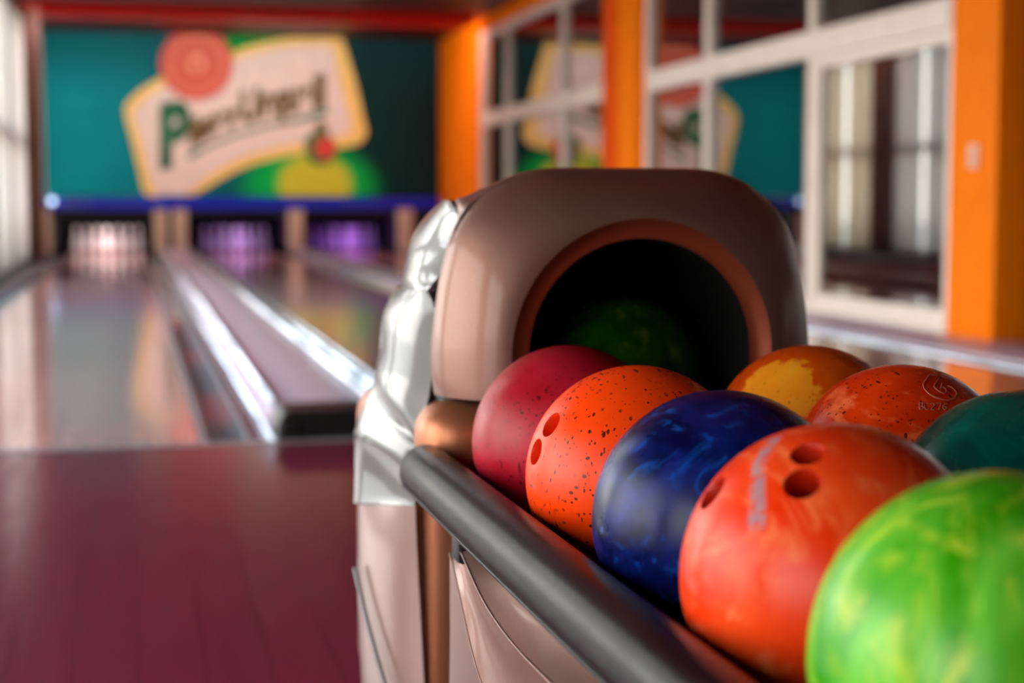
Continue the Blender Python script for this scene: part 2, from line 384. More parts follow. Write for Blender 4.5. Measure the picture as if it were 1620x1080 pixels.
window_right(2, 8.12, 13.72, [12.15, 10.13], 'nearer white framed window showing reflected curtains in its last pane', sash=(8.22, 10.07))
window_right(3, -9.2, 7.62 - .8, [5.2, 2.6, 0, -2.2, -4.6, -7.], 'white framed window beside the photographer')
tag(boxo('trim_9', M['orange'], (4.46, RW + .3, Y0, 7.62, 2.94, CZ)), 'orange beam over the nearer right windows', 'beam', kind='structure')

# lamp trough on the ceiling that lights the printed mask
tg = empty('lamp_trough', (1.6, 20.1, CZ)); tag(tg, 'long red lamp trough under the ceiling in front of the mask', 'ceiling lamp')
tm = NT('trough_tube_glow'); tm.bsdf(base=(1, .95, .9, 1), emit=(1, .93, .86, 1), emit_s=10)
bm = bmesh.new(); box(bm, -1.0, 4.3, 20.0, 20.03, 2.99, CZ); reparent(link('trough_front', bm, plain('bright_red_trough_paint', (215, 12, 8), .5, spec=.2)), tg)
bm = bmesh.new(); tube(bm, [(-.95, 20.12, 3.06), (1.6, 20.12, 3.06), (4.2, 20.12, 3.06)], .02, 12); reparent(link('lamp_tube', bm, tm.m, smooth=True), tg)
# ------------------------------------------------------------------ lanes, gutters, dividers
lanes = [(-.85, .20, 'first bowling lane from the left, bright with window reflections'),
         (1.03, 2.08, 'middle bowling lane partly hidden by the ball return hood'),
         (2.70, 3.75, 'third bowling lane, purple tinted, beyond the ball return')]
for a, b, lab in lanes:
    o = boxo('bowling_lane', M['lane'], (a, b, FOUL, 25.3, -.12, 0)); tag(o, lab, 'bowling lane', 'bowling lanes')
def gutter(a, b, label):
    root = empty('lane_gutter', ((a + b) / 2, FOUL, -.12))
    prof = []
    for k in range(13):
        an = PI * k / 12; prof.append(((a + b) / 2 - (b - a) / 2 * math.cos(an), -.002 - .085 * math.sin(an)))
    bm = bmesh.new(); grid(bm, [[(x, y, z) for x, z in prof] for y in (FOUL, 12, 18, 23.15)])
    o = link('gutter_channel', bm, M['gutter'], smooth=True); reparent(o, root); o.modifiers.new('s', 'SOLIDIFY').thickness = .004
    tag(root, label, 'gutter', 'lane gutters'); return root
gutter(-1.085, -.85, 'grey gutter between left windows and first lane')
g2 = gutter(.20, .435, 'shiny grey gutter on the right side of first lane')
gutter(.795, 1.03, 'grey gutter on the left side of middle lane')
gutter(2.08, 2.315, 'grey gutter on the right side of middle lane')
gutter(2.465, 2.70, 'grey gutter on the left side of third lane')
gutter(3.75, 3.985, 'grey gutter between third lane and lilac kerb')
# divider with the ball track between first and middle lane
dv = empty('lane_divider', (.61, FOUL, 0)); tag(dv, 'wide lilac grey ball track cover between first and middle lanes', 'lane divider', 'lane dividers')
bm = bmesh.new(); prof = [(.437, -.12), (.437, .05), (.45, .075), (.48, .088), (.75, .088), (.78, .075), (.793, .05), (.793, -.12)]
vs = grid(bm, [[(x, y, z) for x, z in prof] for y in (FOUL + .25, 12, 23.15)]); bm.faces.new(vs[0]); bm.faces.new(vs[-1][::-1]); 
reparent(link('track_cover', bm, M['cap'], smooth=True, angle=35), dv)
bm = bmesh.new(); prof2 = [(.44, -.1), (.44, .05), (.455, .078), (.48, .092), (.75, .092), (.775, .078), (.79, .05), (.79, -.1)]
vs = grid(bm, [[(x, y, z) for x, z in prof2] for y in (FOUL + .01, FOUL + .245)]); bm.faces.new(vs[0]); bm.faces.new(vs[-1][::-1])
reparent(link('end_cap', bm, M['black'], smooth=True, angle=35), dv)
bm = bmesh.new(); tube(bm, [(.475, FOUL - .02, .03), (.475, FOUL + .02, .03)], .03, 16); reparent(link('end_knob', bm, M['black'], smooth=True, angle=40), dv)
for x, n in ((.452, 'bumper rail'), (.778, 'bumper rail')):
    bm = bmesh.new(); tube(bm, [(x, FOUL + .3, .094), (x, 14, .094), (x, 23.1, .094)], .018, 12); reparent(link('bumper_rail', bm, M['silver'], smooth=True), dv)
dv2 = empty('lane_divider', (2.39, FOUL, 0)); tag(dv2, 'narrow divider with silver bumper rail between middle and third lanes', 'lane divider', 'lane dividers')
reparent(boxo('divider_cap', M['cap'], (2.317, 2.463, FOUL + .02, 23.15, -.12, .03), .01), dv2)
bm = bmesh.new(); tube(bm, [(2.43, FOUL + .1, .06), (2.43, 14, .06), (2.43, 23.1, .06)], .032, 14); reparent(link('bumper_rail', bm, M['silver'], smooth=True), dv2)
# silver strip down the middle of the first gutter group
bm = bmesh.new(); box(bm, .36, .42, FOUL + .02, 23.1, -.06, -.012, .008)
reparent(link('silver_strip', bm, M['silver'], smooth=True, angle=40), g2)
bm = bmesh.new(); box(bm, .215, .232, FOUL + .02, 23.1, -.03, .004, .004)
reparent(link('gutter_lip', bm, M['silver'], smooth=True, angle=40), g2)

# ------------------------------------------------------------------ mask, pin decks, pins
mask = empty('masking_panel', (1.7, YM, .83)); tag(mask, 'teal and green printed masking panel with beer label above the pins', 'advertising panel')
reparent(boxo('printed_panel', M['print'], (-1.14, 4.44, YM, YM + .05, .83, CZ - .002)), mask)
def zz(x, y): return (180 + x / 3.6, 30 + y / 3.6)          # coordinates of the enlarged crop back to the photograph
def sign(name, pts, mat, lift, parent=mask, sm=5):
    P = [onY(YM - lift, *zz(*p)) for p in pts]; P = smooth_pts(P, sm) if sm else P
    bm = bmesh.new(); solid_poly(bm, P, (0, 1, 0), .004); return reparent(link(name, bm, mat), parent)
outer = [(62, 530), (85, 465), (160, 395), (260, 335), (360, 285), (520, 235), (660, 195), (760, 155), (880, 128), (1000, 108), (1150, 107), (1272, 100), (1308, 130), (1340, 230), (1385, 390), (1422, 560), (1440, 650), (1405, 705), (1330, 728), (1210, 742), (1080, 765), (930, 793), (780, 833), (650, 893), (530, 960), (452, 1000), (300, 1002), (184, 1000), (140, 850), (98, 680)]
inner = [(112, 545), (130, 505), (205, 435), (300, 375), (450, 320), (620, 265), (740, 215), (900, 172), (1020, 155), (1180, 152), (1243, 165), (1268, 270), (1302, 420), (1342, 560), (1350, 630), (1310, 662), (1200, 680), (1050, 708), (890, 742), (730, 792), (590, 862), (470, 945), (415, 997), (300, 1000), (238, 997), (192, 850), (150, 680)]
lab = sign('label_border', outer, M['label_yellow'], .006, sm=4)
sign('label_field', inner, M['label_white'], .012, sm=4)
def disc(name, cx, cy, r, mat, lift, scal=0, n=72, sq=1.):
    pts = [(cx + r * (1 + scal * math.cos(18 * 2 * PI * k / n * 1.)) * math.cos(2 * PI * k / n), cy + sq * r * (1 + scal * math.cos(18 * 2 * PI * k / n)) * math.sin(2 * PI * k / n)) for k in range(n)]
    return sign(name, pts, mat, lift, sm=0)
disc('seal', 470, 255, 208, M['seal_red'], .02, .02, 180)
disc('seal_ring', 470, 255, 165, M['seal_light'], .026)
disc('seal_disc', 470, 255, 140, M['seal_red'], .032)
disc('seal_ring', 470, 255, 88, M['seal_light'], .038)
disc('seal_disc', 470, 255, 70, M['seal_red'], .044)
sign('seal_emblem', [(430, 250), (450, 205), (475, 190), (500, 215), (515, 250), (520, 300), (480, 270), (440, 300)], M['seal_light'], .05, sm=3)
# ribbon below the lettering
top = [(420, 770), (560, 700), (720, 640), (900, 590), (1060, 560), (1215, 500)]; bot = [(1218, 545), (1060, 588), (900, 612), (720, 660), (560, 722), (430, 800)]
sign('lettering_ribbon', smooth_pts([Vector((*p, 0)) for p in top], 4, False) and top + bot, M['letter_green'], .016, sm=0)
# lettering: blackletter-like bold strokes of the two words, sheared along the rising baseline
def lettering(txt, x0, x1, base, height, mat, name, lift, size_y=1., weight=.03):
    cu = bpy.data.curves.new(name, 'FONT'); cu.body = txt; cu.size = 1; cu.offset = weight; cu.extrude = 0; cu.fill_mode = 'FRONT'
    ob = bpy.data.objects.new('tmp', cu); COL.objects.link(ob); bpy.context.view_layer.update()
    me = bpy.data.meshes.new_from_object(ob.evaluated_get(bpy.context.evaluated_depsgraph_get())); bpy.data.objects.remove(ob)
    xs = [v.co.x for v in me.vertices]; a, b = min(xs), max(xs)
    for v in me.vertices:
        u = (v.co.x - a) / (b - a); px = x0 + (x1 - x0) * u; py = base(u) - v.co.y * height * size_y
        p = onY(YM - lift, *zz(px, py)); v.co = p
    bm = bmesh.new(); bm.from_mesh(me); bpy.data.meshes.remove(me)
    r = bmesh.ops.extrude_face_region(bm, geom=bm.faces[:]); 
    for v in [g for g in r['geom'] if isinstance(g, bmesh.types.BMVert)]: v.co.y += .003
    return reparent(link(name, bm, mat), mask)
lettering('P', 262, 440, lambda u: 835 - 30 * u, 480, M['letter_green'], 'capital_letter', .022, 1., .055)
lettering('ilsner', 430, 715, lambda u: 730 - 118 * u - 22 * math.sin(u * PI), 215, M['letter_brown'], 'lettering', .022, 1., .05)
lettering('Urquell', 722, 1205, lambda u: 592 - 105 * u - 8 * math.sin(u * PI), 245, M['letter_brown'], 'lettering', .022, 1., .05)
sign('hop_stem', [(1150, 600), (1190, 580), (1215, 610), (1210, 690), (1160, 690)], M['letter_brown'], .018, sm=3)
sign('hop_leaf', [(1090, 690), (1150, 640), (1230, 660), (1260, 740), (1240, 810), (1170, 830), (1110, 800)], M['leaf'], .022, sm=4)
disc('hop_seal', 1205, 735, 62, M['seal_red'], .028, n=32)

bb = empty('blue_band', (1.7, YM - .02, .64)); tag(bb, 'glossy deep blue band below the printed panel', 'trim band')
reparent(boxo('band_board', M['blue'], (-1.14, 4.44, YM - .03, YM + .05, .645, .812), .006), bb)
lamp_m = NT('small_lamp_glow'); lamp_m.bsdf(base=(.8, .9, 1, 1), emit=(.5, .75, 1, 1), emit_s=2.2)
pl = onY(YM - .05, 82, 318)
bm = bmesh.new(); bmesh.ops.create_uvsphere(bm, u_segments=16, v_segments=10, radius=.045); bmesh.ops.translate(bm, verts=bm.verts[:], vec=(pl.x, YM - .06, pl.z))
reparent(link('indicator_lamp', bm, lamp_m.m, smooth=True), bb)['label'] = 'small pale blue glowing lamp'

# pit housings: one per lane (dark box with back curtain) and the beige divider posts
openings = [(-1.07, .33, 'first'), (.80, 2.22, 'middle'), (2.45, 3.82, 'third')]
for (a, b, n) in openings:
    r = empty('pinsetter_housing', ((a + b) / 2, YM + .6, 0)); tag(r, 'dark pinsetter opening above the %s lane pin deck' % n, 'pinsetter', 'pinsetter housings')
    for q in (a, b + .02): reparent(boxo('side_board', M['pit'], (q - .02, q, YM + .06, 25.4, .06, .644)), r)
    reparent(boxo('pit_curtain', M['pit'], (a, b, 25.32, 25.36, -.1, .644)), r)
    reparent(boxo('header_board', M['black'], (a, b, YM + .0, YM + .06, .565, .644)), r)
for (a, b, lab) in [(.335, .52, 'beige divider post right of the first pin deck'), (.60, .795, 'darker beige divider post left of the middle pin deck'), (2.225, 2.445, 'beige divider post between middle and third pin decks'), (3.825, 4.05, 'beige divider post right of the third pin deck'), (-1.14, -1.075, 'narrow pale post left of the first pin deck')]:
    bm = bmesh.new(); box(bm, a, b, YM - .02, YM + .04, .0, .644, .008)
    o = link('divider_post', bm, M['cappost'], smooth=True, angle=40); tag(o, lab, 'post')
reparent(boxo('ball_door', M['black'], (.52, .60, YM + .02, YM + .05, .09, .644)), bpy.data.objects['divider_post'])
tag(boxo('trim_30', M['pit'], (4.05, 4.44, YM + .0, YM + .05, .0, .644)), 'dark board below the blue band at right', 'trim', kind='structure')

pin_w = plain('pin_white_coat', (238, 232, 228), .25); pin_r = plain('pin_red_stripe', (190, 30, 40), .3)
PROF = [(.0, 0), (.0255, 0), (.028, .004), (.036, .03), (.0495, .075), (.0575, .104), (.0605, .1143), (.0595, .13), (.053, .165), (.043, .195), (.0325, .22), (.0275, .2413), (.0236, .257), (.0232, .265), (.0243, .285), (.0285, .315), (.0318, .335), (.0322, .345), (.0305, .36), (.024, .373), (.014, .3795), (.0, .381)]
bm = bmesh.new(); lathe(bm, [(max(r, .0008), z) for r, z in PROF], 20)
pin0 = link('bowling_pin', bm, pin_w, smooth=True)
bm = bmesh.new()
for z0, r0, z1, r1 in ((.262, .0240, .270, .0241), (.280, .0247, .288, .0255)):
    seg = 20; grid(bm, [[(r * math.cos(k * 2 * PI / seg), r * math.sin(k * 2 * PI / seg), z) for k in range(seg)] for r, z in ((r0, z0), (r1, z1))], True)
st0 = link('neck_stripe', bm, pin_r, pin0, smooth=True)
first = True
hl = ['white pin of the first lane rack', 'purple lit pin of the middle lane rack', 'purple lit pin of the third lane rack']
rowname = ['head pin at the front', 'second row', 'third row', 'back row']; posn = [['']] + [['left', 'right'], ['left', 'middle', 'right'], ['outer left', 'inner left', 'inner right', 'outer right']]
for li, cx in enumerate((-.325, 1.555, 3.225)):
    for r in range(4):
        for c in range(r + 1):
            x = cx + (c - r / 2) * .3048; y = 23.95 + r * .264
            if first: p, s = pin0, st0; first = False
            else:
                p = pin0.copy(); COL.objects.link(p); s = st0.copy(); COL.objects.link(s); s.parent = p
            p.location = (x, y, 0)
            tag(p, hl[li] + (', ' + rowname[r] if r == 0 else ', %s in the %s' % (posn[r][c], rowname[r])), 'bowling pin', 'bowling pins of the %s lane' % ['first', 'middle', 'third'][li])

# ------------------------------------------------------------------ ball return
BC = .60                                                 # its centre line
br = empty('ball_return', (BC, 1.9, 0)); tag(br, 'pearl beige ball return with round hood opening and black side rails', 'ball return')
def part(name, bm, mat, parent=br, smooth=True, angle=None):
    o = link(name, bm, mat, smooth=smooth, angle=angle)
    if parent is br: reparent(o, br)
    else: o.parent = parent; o.matrix_parent_inverse = parent.matrix_basis.inverted() @ Matrix.Translation(-Vector((0, 0, 0)))
    return o
ZC, ZB = .568, .515
def arch(rx, rz, zc, n=48, leg=10, zb=.515):
    pts = [(-rx, zb + (zc - zb) * k / leg) for k in range(leg)]
    pts += [(-rx * math.cos(PI * k / n), zc + rz * math.sin(PI * k / n)) for k in range(n + 1)]
    pts += [(rx, zc - (zc - zb) * (k + 1) / leg) for k in range(leg)]
    return pts
NA = len(arch(.1, .1, ZC))
half = [(0, .792), (.06, .792), (.10, .792), (.127, .789), (.154, .778), (.180, .762), (.203, .744), (.216, .722), (.225, .697), (.237, .646), (.245, .57), (.244, .53), (.241, ZB)]
def resample(pts, n):
    d = [0]
    for a, b in zip(pts, pts[1:]): d.append(d[-1] + (Vector(b) - Vector(a)).length)
    out = []; j = 0
    for k in range(n):
        t = d[-1] * k / (n - 1)
        while j < len(d) - 2 and d[j + 1] < t: j += 1
        u = (t - d[j]) / max(1e-9, d[j + 1] - d[j]); out.append(Vector(pts[j]).lerp(Vector(pts[j + 1]), u))
    return out
def outline(sx=1., top=1., n=NA):
    full = [Vector((-x, z)) for x, z in half[::-1]] + [Vector((x, z)) for x, z in half[1:]]
    full = smooth_pts([(p.x, p.y) for p in full], 6, False) if False else full
    # angle-matched resampling against the arch so that the loft does not twist
    ref = arch(.165, .165, ZC); fine = resample(full, 900); out = []
    L = [0]
    for a, b in zip(ref, ref[1:]): L.append(L[-1] + (Vector(b) - Vector(a)).length)
    for q in L:
        p = fine[min(899, int(round(q / L[-1] * 899)))]
        out.append((p.x * sx, ZC + (p.y - ZC) * top if p.y > ZC else p.y))
    # smooth
    for _ in range(3): out = [out[0]] + [((a[0] + 2 * b[0] + c[0]) / 4, (a[1] + 2 * b[1] + c[1]) / 4) for a, b, c in zip(out, out[1:], out[2:])] + [out[-1]]
    return out
YF = 1.822                                               # front plane of the hood
def lay(pts, y): return [(BC + x, y, z) for x, z in pts]
A_in, A_out = arch(.140, .138, ZC), arch(.164, .162, ZC)
O1 = outline()
rows = []
for k in range(15):                                      # front: from lip to full outline
    u = k / 14; e = u; yy = YF + .082 * (1 - (1 - e ** 1.7) ** (1 / 1.7))
    rows.append([(BC + a[0] * (1 - e) + b[0] * e, yy, a[1] * (1 - e) + b[1] * e) for a, b in zip(A_out, O1)])
for yy, sx, tp in ((1.915, .997, 1.0), (1.935, .98, .998), (1.955, .952, .995), (1.975, .93, .99), (2.0, .905, .98), (2.05, .87, .94), (2.10, .83, .88), (2.25, .77, .77), (2.40, .72, .67), (2.52, .66, .52), (2.62, .58, .4), (2.68, .5, .3)):
    rows.append(lay(outline(sx, tp), yy))
bm = bmesh.new(); vs = grid(bm, rows); bm.faces.new(vs[-1])
hood = part('hood', bm, M['hood'])
bm = bmesh.new(); rows = []
for k in range(9):
    u = k / 8; rows.append([(BC + a[0] * (1 - u) + b[0] * u, YF + .012 * u + .003 * math.sin(u * PI), a[1] * (1 - u) + b[1] * u) for a, b in zip(A_out, A_in)])
grid(bm, rows); part('opening_rim', bm, M['rim'])
bm = bmesh.new(); A_th = arch(.140, .138, ZC, zb=.412); rows = [lay(A_th, YF + .0125), lay(A_th, 2.0), lay(A_th, 2.2), lay(arch(.13, .125, ZC, zb=.412), 2.4)]
vs = grid(bm, rows); bm.faces.new(vs[-1]); part('throat', bm, M['throat'])
bm = bmesh.new(); box(bm, BC - .139, BC + .139, 1.90, 2.39, .392, .4095, .003); part('throat_floor', bm, M['throat'])

bm = bmesh.new(); box(bm, BC - .235, BC - .145, 1.915, 2.3, .42, .56, .02, 3); part('hood_core', bm, M['black'], angle=50)
bm = bmesh.new(); box(bm, BC + .145, BC + .235, 1.915, 2.3, .42, .56, .02, 3); part('hood_core', bm, M['black'], angle=50)
# pedestal under the hood
bm = bmesh.new(); box(bm, BC - .262, BC + .262, 1.972, 2.5, 0, .47, .05, 6); part('pedestal', bm, M['copper'], angle=50)

# pearl side trim: five stacked shells on each flank
def patch(front, sil, bulge=.010, mirror=False, hidden=.41, yb=2.34):
    if front[0][2] > .7: hidden, yb = .47, 2.26
    n = 14
    fr = resample(smooth_pts(front, 6, False), n) if len(front) > 2 else resample(front, n)
    si = resample(smooth_pts(sil, 6, False), n) if len(sil) > 2 else resample(sil, n)
    rows = []
    for i in range(n):
        f, s = Vector(fr[i]), Vector(si[i]); h = Vector((hidden, yb, s.z)); row = []
        v = i / (n - 1); edge = min(1, math.sin(PI * min(max(v, .0), 1.)) * 2.5)
        for k in range(9):
            t = k / 8; p = f.lerp(s, t); p.x -= bulge * math.sin(PI * t) * (.35 + .65 * edge); p.y -= .01 * math.sin(PI * t) * edge; row.append(p)
        for k in range(1, 5):
            t = k / 4; p = s.lerp(h, t); p.x -= .012 * math.sin(PI * t); row.append(p)
        row = [Vector((.45, 1.985, f.z - .004)) if front[0][2] > .7 else (Vector((.41, 1.99, f.z)) if f.z > .42 else Vector((.372, 2.0, f.z)))] + row
        rows.append(row)
    if mirror: rows = [[Vector((2 * BC - p.x, p.y, p.z)) for p in r] for r in rows]
    bm = bmesh.new(); grid(bm, rows); return bm
W = [
 ('upper_trim', [(.386, 1.945, .751), (.394, 1.938, .735), (.391, 1.937, .708), (.384, 1.938, .687), (.372, 1.94, .661), (.357, 1.945, .641)],
                [(.411, 2.12, .752), (.386, 2.12, .728), (.368, 2.12, .699), (.359, 2.12, .664), (.353, 2.12, .634)], .010, 'pearl'),
 ('middle_trim', [(.357, 1.945, .640), (.363, 1.938, .625), (.366, 1.935, .603), (.363, 1.935, .559), (.356, 1.94, .501), (.344, 1.95, .474), (.341, 1.958, .457)],
                [(.353, 2.14, .633), (.337, 2.14, .612), (.330, 2.14, .587), (.326, 2.14, .544), (.317, 2.14, .501)], .014, 'pearl'),
 ('fold_trim', [(.342, 1.96, .455), (.344, 1.958, .440), (.339, 1.958, .418)], [(.317, 2.14, .499), (.302, 2.15, .466), (.292, 2.15, .434)], .004, 'pearl'),
 ('flap_trim', [(.339, 1.96, .416), (.343, 1.957, .392), (.342, 1.957, .368)], [(.293, 2.15, .431), (.293, 2.15, .388), (.290, 2.14, .340)], -.006, 'pearl'),
 ('flank_panel', [(.344, 1.965, .366), (.347, 1.965, .286), (.351, 1.965, .204), (.356, 1.965, .1), (.36, 1.965, 0)], [(.296, 2.14, .338), (.294, 2.14, .248), (.295, 2.14, .16), (.299, 2.14, .08), (.302, 2.14, 0)], .006, 'panel'),
]
for nm, f, s, b, mt in W:
    for mir in (False, True): part(nm, patch(f, s, b, mir), M[mt], angle=60)
# hood flare that runs from the front shoulder out to the tip of the upper trim
for mir in (False, True):
    A = [(.472, 1.902, .785), (.447, 1.901, .777), (.421, 1.901, .7605), (.398, 1.901, .743), (.385, 1.901, .7215), (.3765, 1.901, .697)]
    B = [(.470, 1.960, .783), (.436, 1.950, .770), (.410, 1.946, .7585), (.393, 1.941, .7515), (.395, 1.939, .735), (.392, 1.938, .708)]
    C_ = [(.50, 2.05, .765), (.47, 2.05, .755), (.45, 2.05, .745), (.44, 2.04, .735), (.44, 2.03, .725), (.43, 2.03, .708)]
    rows = [[Vector(p) for p in A], [Vector(a).lerp(Vector(b), .5) for a, b in zip(A, B)], [Vector(p) for p in B], [Vector(p) for p in C_]]
    rows = [smooth_pts(r, 4, False) for r in rows]
    if mir: rows = [[Vector((2 * BC - p.x, p.y, p.z)) for p in r] for r in rows]
    bm = bmesh.new(); grid(bm, rows); part('hood_flare', bm, M['hood'])
# diagonal bright bead across the flank panel
for mir in (False, True):
    pts = [(.288, 2.12, .255), (.296, 2.08, .20), (.306, 2.045, .15), (.318, 2.015, .10)]
    if mir: pts = [(2 * BC - x, y, z) for x, y, z in pts]
    bm = bmesh.new(); tube(bm, smooth_pts(pts, 6, False), .0035, 10); part('panel_bead', bm, M['pearl'])

# shoulders where the rails meet the hood
for mir in (False, True):
    bm = bmesh.new(); bmesh.ops.create_uvsphere(bm, u_segments=32, v_segments=20, radius=1)
    for v in bm.verts:
        c = v.co.copy(); q = Vector([math.copysign(abs(t) ** .75, t) for t in c])
        v.co = Vector((.405 + q.x * .068, 1.92 + q.y * .062, .455 + q.z * .054))
        if mir: v.co.x = 2 * BC - v.co.x
    part('rail_shoulder', bm, M['copper'])

# rails
def rail_z(y): return .437 - .0096 * (y - 1.2)
RX, RR = .337, .032
for mir in (False, True):
    x = 2 * BC - RX if mir else RX
    pts, rr = [], []
    for d, r in ((0, .010), (.002, .018), (.006, .025), (.013, .030), (.022, RR)): pts.append((x, 1.872 - d, rail_z(1.87))); rr.append(r)
    for y in (1.7, 1.5, 1.3, 1.1, .9, .7, .5): pts.append((x, y, rail_z(y))); rr.append(RR)
    for d, r in ((.01, .029), (.018, .02), (.021, .01)): pts.append((x, .5 - d, rail_z(.5))); rr.append(r)
    bm = bmesh.new(); tube(bm, pts, rr, 40); ro = part('side_rail', bm, M['rail'], angle=60)
    sg = 1 if mir else -1
    bm = bmesh.new(); an = math.radians(28)
    tube(bm, [(x + sg * math.cos(an) * (RR + .0005), y, rail_z(y) - math.sin(an) * (RR + .0005)) for y in (1.84, 1.5, 1.2, .9, .5)], .0022, 8); part('rail_seam', bm, M['rail'])
    for y in (1.62, .95):
        bm = bmesh.new(); box(bm, min(x - sg * .03, x + sg * .012), max(x - sg * .03, x + sg * .012), y - .018, y + .018, .372, .412, .006); part('rail_bracket', bm, M['black'], angle=40)
# tray with two troughs
bm = bmesh.new(); prof = [(-.243, .405), (-.236, .414), (-.222, .405), (-.195, .383), (-.165, .3735), (-.127, .370), (-.09, .3735), (-.05, .386), (-.02, .396), (0, .398)]
prof = prof + [(-x, z) for x, z in prof[-2::-1]]
grid(bm, [[(BC + x, y, z - .0096 * (y - 1.2)) for x, z in smooth_pts([(a, b) for a, b in prof], 4, False)] for y in (.45, .8, 1.2, 1.6, 1.98)])
o = part('tray', bm, M['tray']); o.modifiers.new('s', 'SOLIDIFY').thickness = .006
# skirt of the rack
C1 = [(.334, 1.690, .366), (.327, 1.62, .353), (.322, 1.56, .335), (.321, 1.51, .306), (.321, 1.46, .286), (.321, 1.36, .262), (.321, 1.2, .238), (.321, 1.0, .218), (.321, .75, .205), (.321, .5, .2)]
C2 = [(.336, 1.675, .374), (.328, 1.60, .386), (.320, 1.53, .388), (.317, 1.45, .3765), (.314, 1.36, .372), (.311, 1.26, .374), (.309, 1.15, .380), (.308, 1.0, .386), (.308, .75, .390), (.308, .5, .392)]
C3 = [(.340, 1.668, .380), (.343, 1.60, .397), (.345, 1.53, .402), (.345, 1.45, .402), (.345, 1.36, .402), (.345, 1.26, .402), (.345, 1.15, .402), (.345, 1.0, .402), (.345, .75, .402), (.345, .5, .402)]
def lerp3(a, b, n, bul): 
    out = []
    for k in range(n + 1):
        t = k / n; out.append([Vector(p).lerp(Vector(q), t) + Vector((-bul * math.sin(PI * t), 0, 0)) for p, q in zip(a, b)])
    return out
for mir in (False, True):
    fx = (lambda R: [[Vector((2 * BC - p.x, p.y, p.z)) for p in r] for r in R]) if mir else (lambda R: R)
    c1, c2, c3 = [smooth_pts(c, 5, False) for c in (C1, C2, C3)]
    c0 = [Vector((.345, 1.80 - (1.80 - .5) * (i / (len(c1) - 1)) ** 1.25, 0)) for i in range(len(c1))]
    bm = bmesh.new(); grid(bm, fx(lerp3(c0, c1, 8, -.004))); part('lower_skirt', bm, M['panel'])
    bm = bmesh.new(); grid(bm, fx(lerp3(c1, c2, 10, -.007))); part('skirt_band', bm, M['hood'])
    bm = bmesh.new(); grid(bm, fx(lerp3(c2, c3, 6, -.006))); part('skirt_shoulder', bm, M['hood'])
    bm = bmesh.new(); q = [(2 * BC - p.x, p.y, p.z) if mir else p for p in c2]; tube(bm, q, .0011, 8); part('skirt_ridge', bm, M['hood'])
    bm = bmesh.new(); q = [(2 * BC - p.x, p.y, p.z) if mir else p for p in c1]; tube(bm, q, .0011, 8); part('skirt_ridge', bm, M['hood'])
bm = bmesh.new(); box(bm, BC - .25, BC + .25, .5, 1.75, 0, .355, .01); part('rack_core', bm, M['black'], angle=40)

# ------------------------------------------------------------------ balls
R = .108
def zl(y): return .4873 - .0096 * (y - 1.2)
def make_ball(c, mat, label, holes=(), lining=None):
    c = Vector(c)
    bm = bmesh.new(); bmesh.ops.create_uvsphere(bm, u_segments=96, v_segments=64, radius=R)
    o = link('bowling_ball', bm, mat, smooth=True); o.location = c
    tag(o, label, 'bowling ball', 'bowling balls on the return')
    dirs = []
    for (px, py, hr, nm) in holes:
        p = on_sphere(c, R, px, py); dirs.append(((p - c).normalized(), hr, nm))
    if dirs:
        for (d, hr, nm) in dirs:
            bm = bmesh.new(); bmesh.ops.create_cone(bm, cap_ends=True, segments=48, radius1=hr, radius2=hr, depth=.06)
            cut = link('tmp_cut', bm, None); cut.matrix_world = Matrix.Translation(c + d * R) @ d.to_track_quat('Z', 'Y').to_matrix().to_4x4()
            md = o.modifiers.new('b', 'BOOLEAN'); md.object = cut; md.operation = 'DIFFERENCE'; md.solver = 'EXACT'
            bpy.context.view_layer.update()
            me = bpy.data.meshes.new_from_object(o.evaluated_get(bpy.context.evaluated_depsgraph_get()))
            o.modifiers.clear(); o.data = me; bpy.data.objects.remove(cut)
        bm = bmesh.new(); bm.from_mesh(o.data)
        bmesh.ops.delete(bm, geom=[f for f in bm.faces if min(v.co.length for v in f.verts) < R * .985 or f.calc_center_median().length < R * .9], context='FACES')
        bm.to_mesh(o.data); bm.free()
        for p in o.data.polygons: p.use_smooth = True
        o.data.normals_split_custom_set_from_vertices([v.co.normalized() for v in o.data.vertices])
        if not o.data.materials: o.data.materials.append(mat)
        for (d, hr, nm) in dirs:
            bm = bmesh.new(); seg = 48; a = d.orthogonal().normalized(); b = d.cross(a); zt = math.sqrt(R * R - hr * hr)
            prof = [(hr + .0002, zt), (hr - .0006, zt - .0015), (hr - .0012, zt - .004), (hr - .0012, zt - .05), (.0005, zt - .055)]
            grid(bm, [[d * z + (a * math.cos(2 * PI * k / seg) + b * math.sin(2 * PI * k / seg)) * r for k in range(seg)] for r, z in prof], True)
            h = link(nm, bm, lining or mat, o, smooth=True, angle=50)
    return o
XL, XR = .4727, .7258
Y_ = dict(red=1.7033, or2=1.4557, blue=1.2265, orF=1.0086, green=.7905, yel=1.6201, logo=1.4042, teal=1.1880)
m_red = m_ball('crimson_ball', (150, 8, 22), (190, 34, 58), None, 5, .8, rough=.34, specks=.9, speck_col=(70, 8, 14), thr=.068, seed=1.)
m_or2 = m_ball('orange_ball', (255, 58, 3), (255, 78, 14), None, 4, .6, rough=.30, specks=.95, speck_col=(60, 14, 6), thr=.075, seed=2.)
m_blue = m_ball('navy_pearl_ball', (5, 10, 56), (20, 38, 130), (14, 92, 196), 9, 2.2, lo=.4, hi=.75, rough=.27, seed=3., k3=(.54, .74, .65))
cF = Vector((XL, Y_['orF'], zl(Y_['orF'])))
sa, sb = on_sphere(cF, R, 1228, 690) - cF, on_sphere(cF, R, 1196, 835) - cF
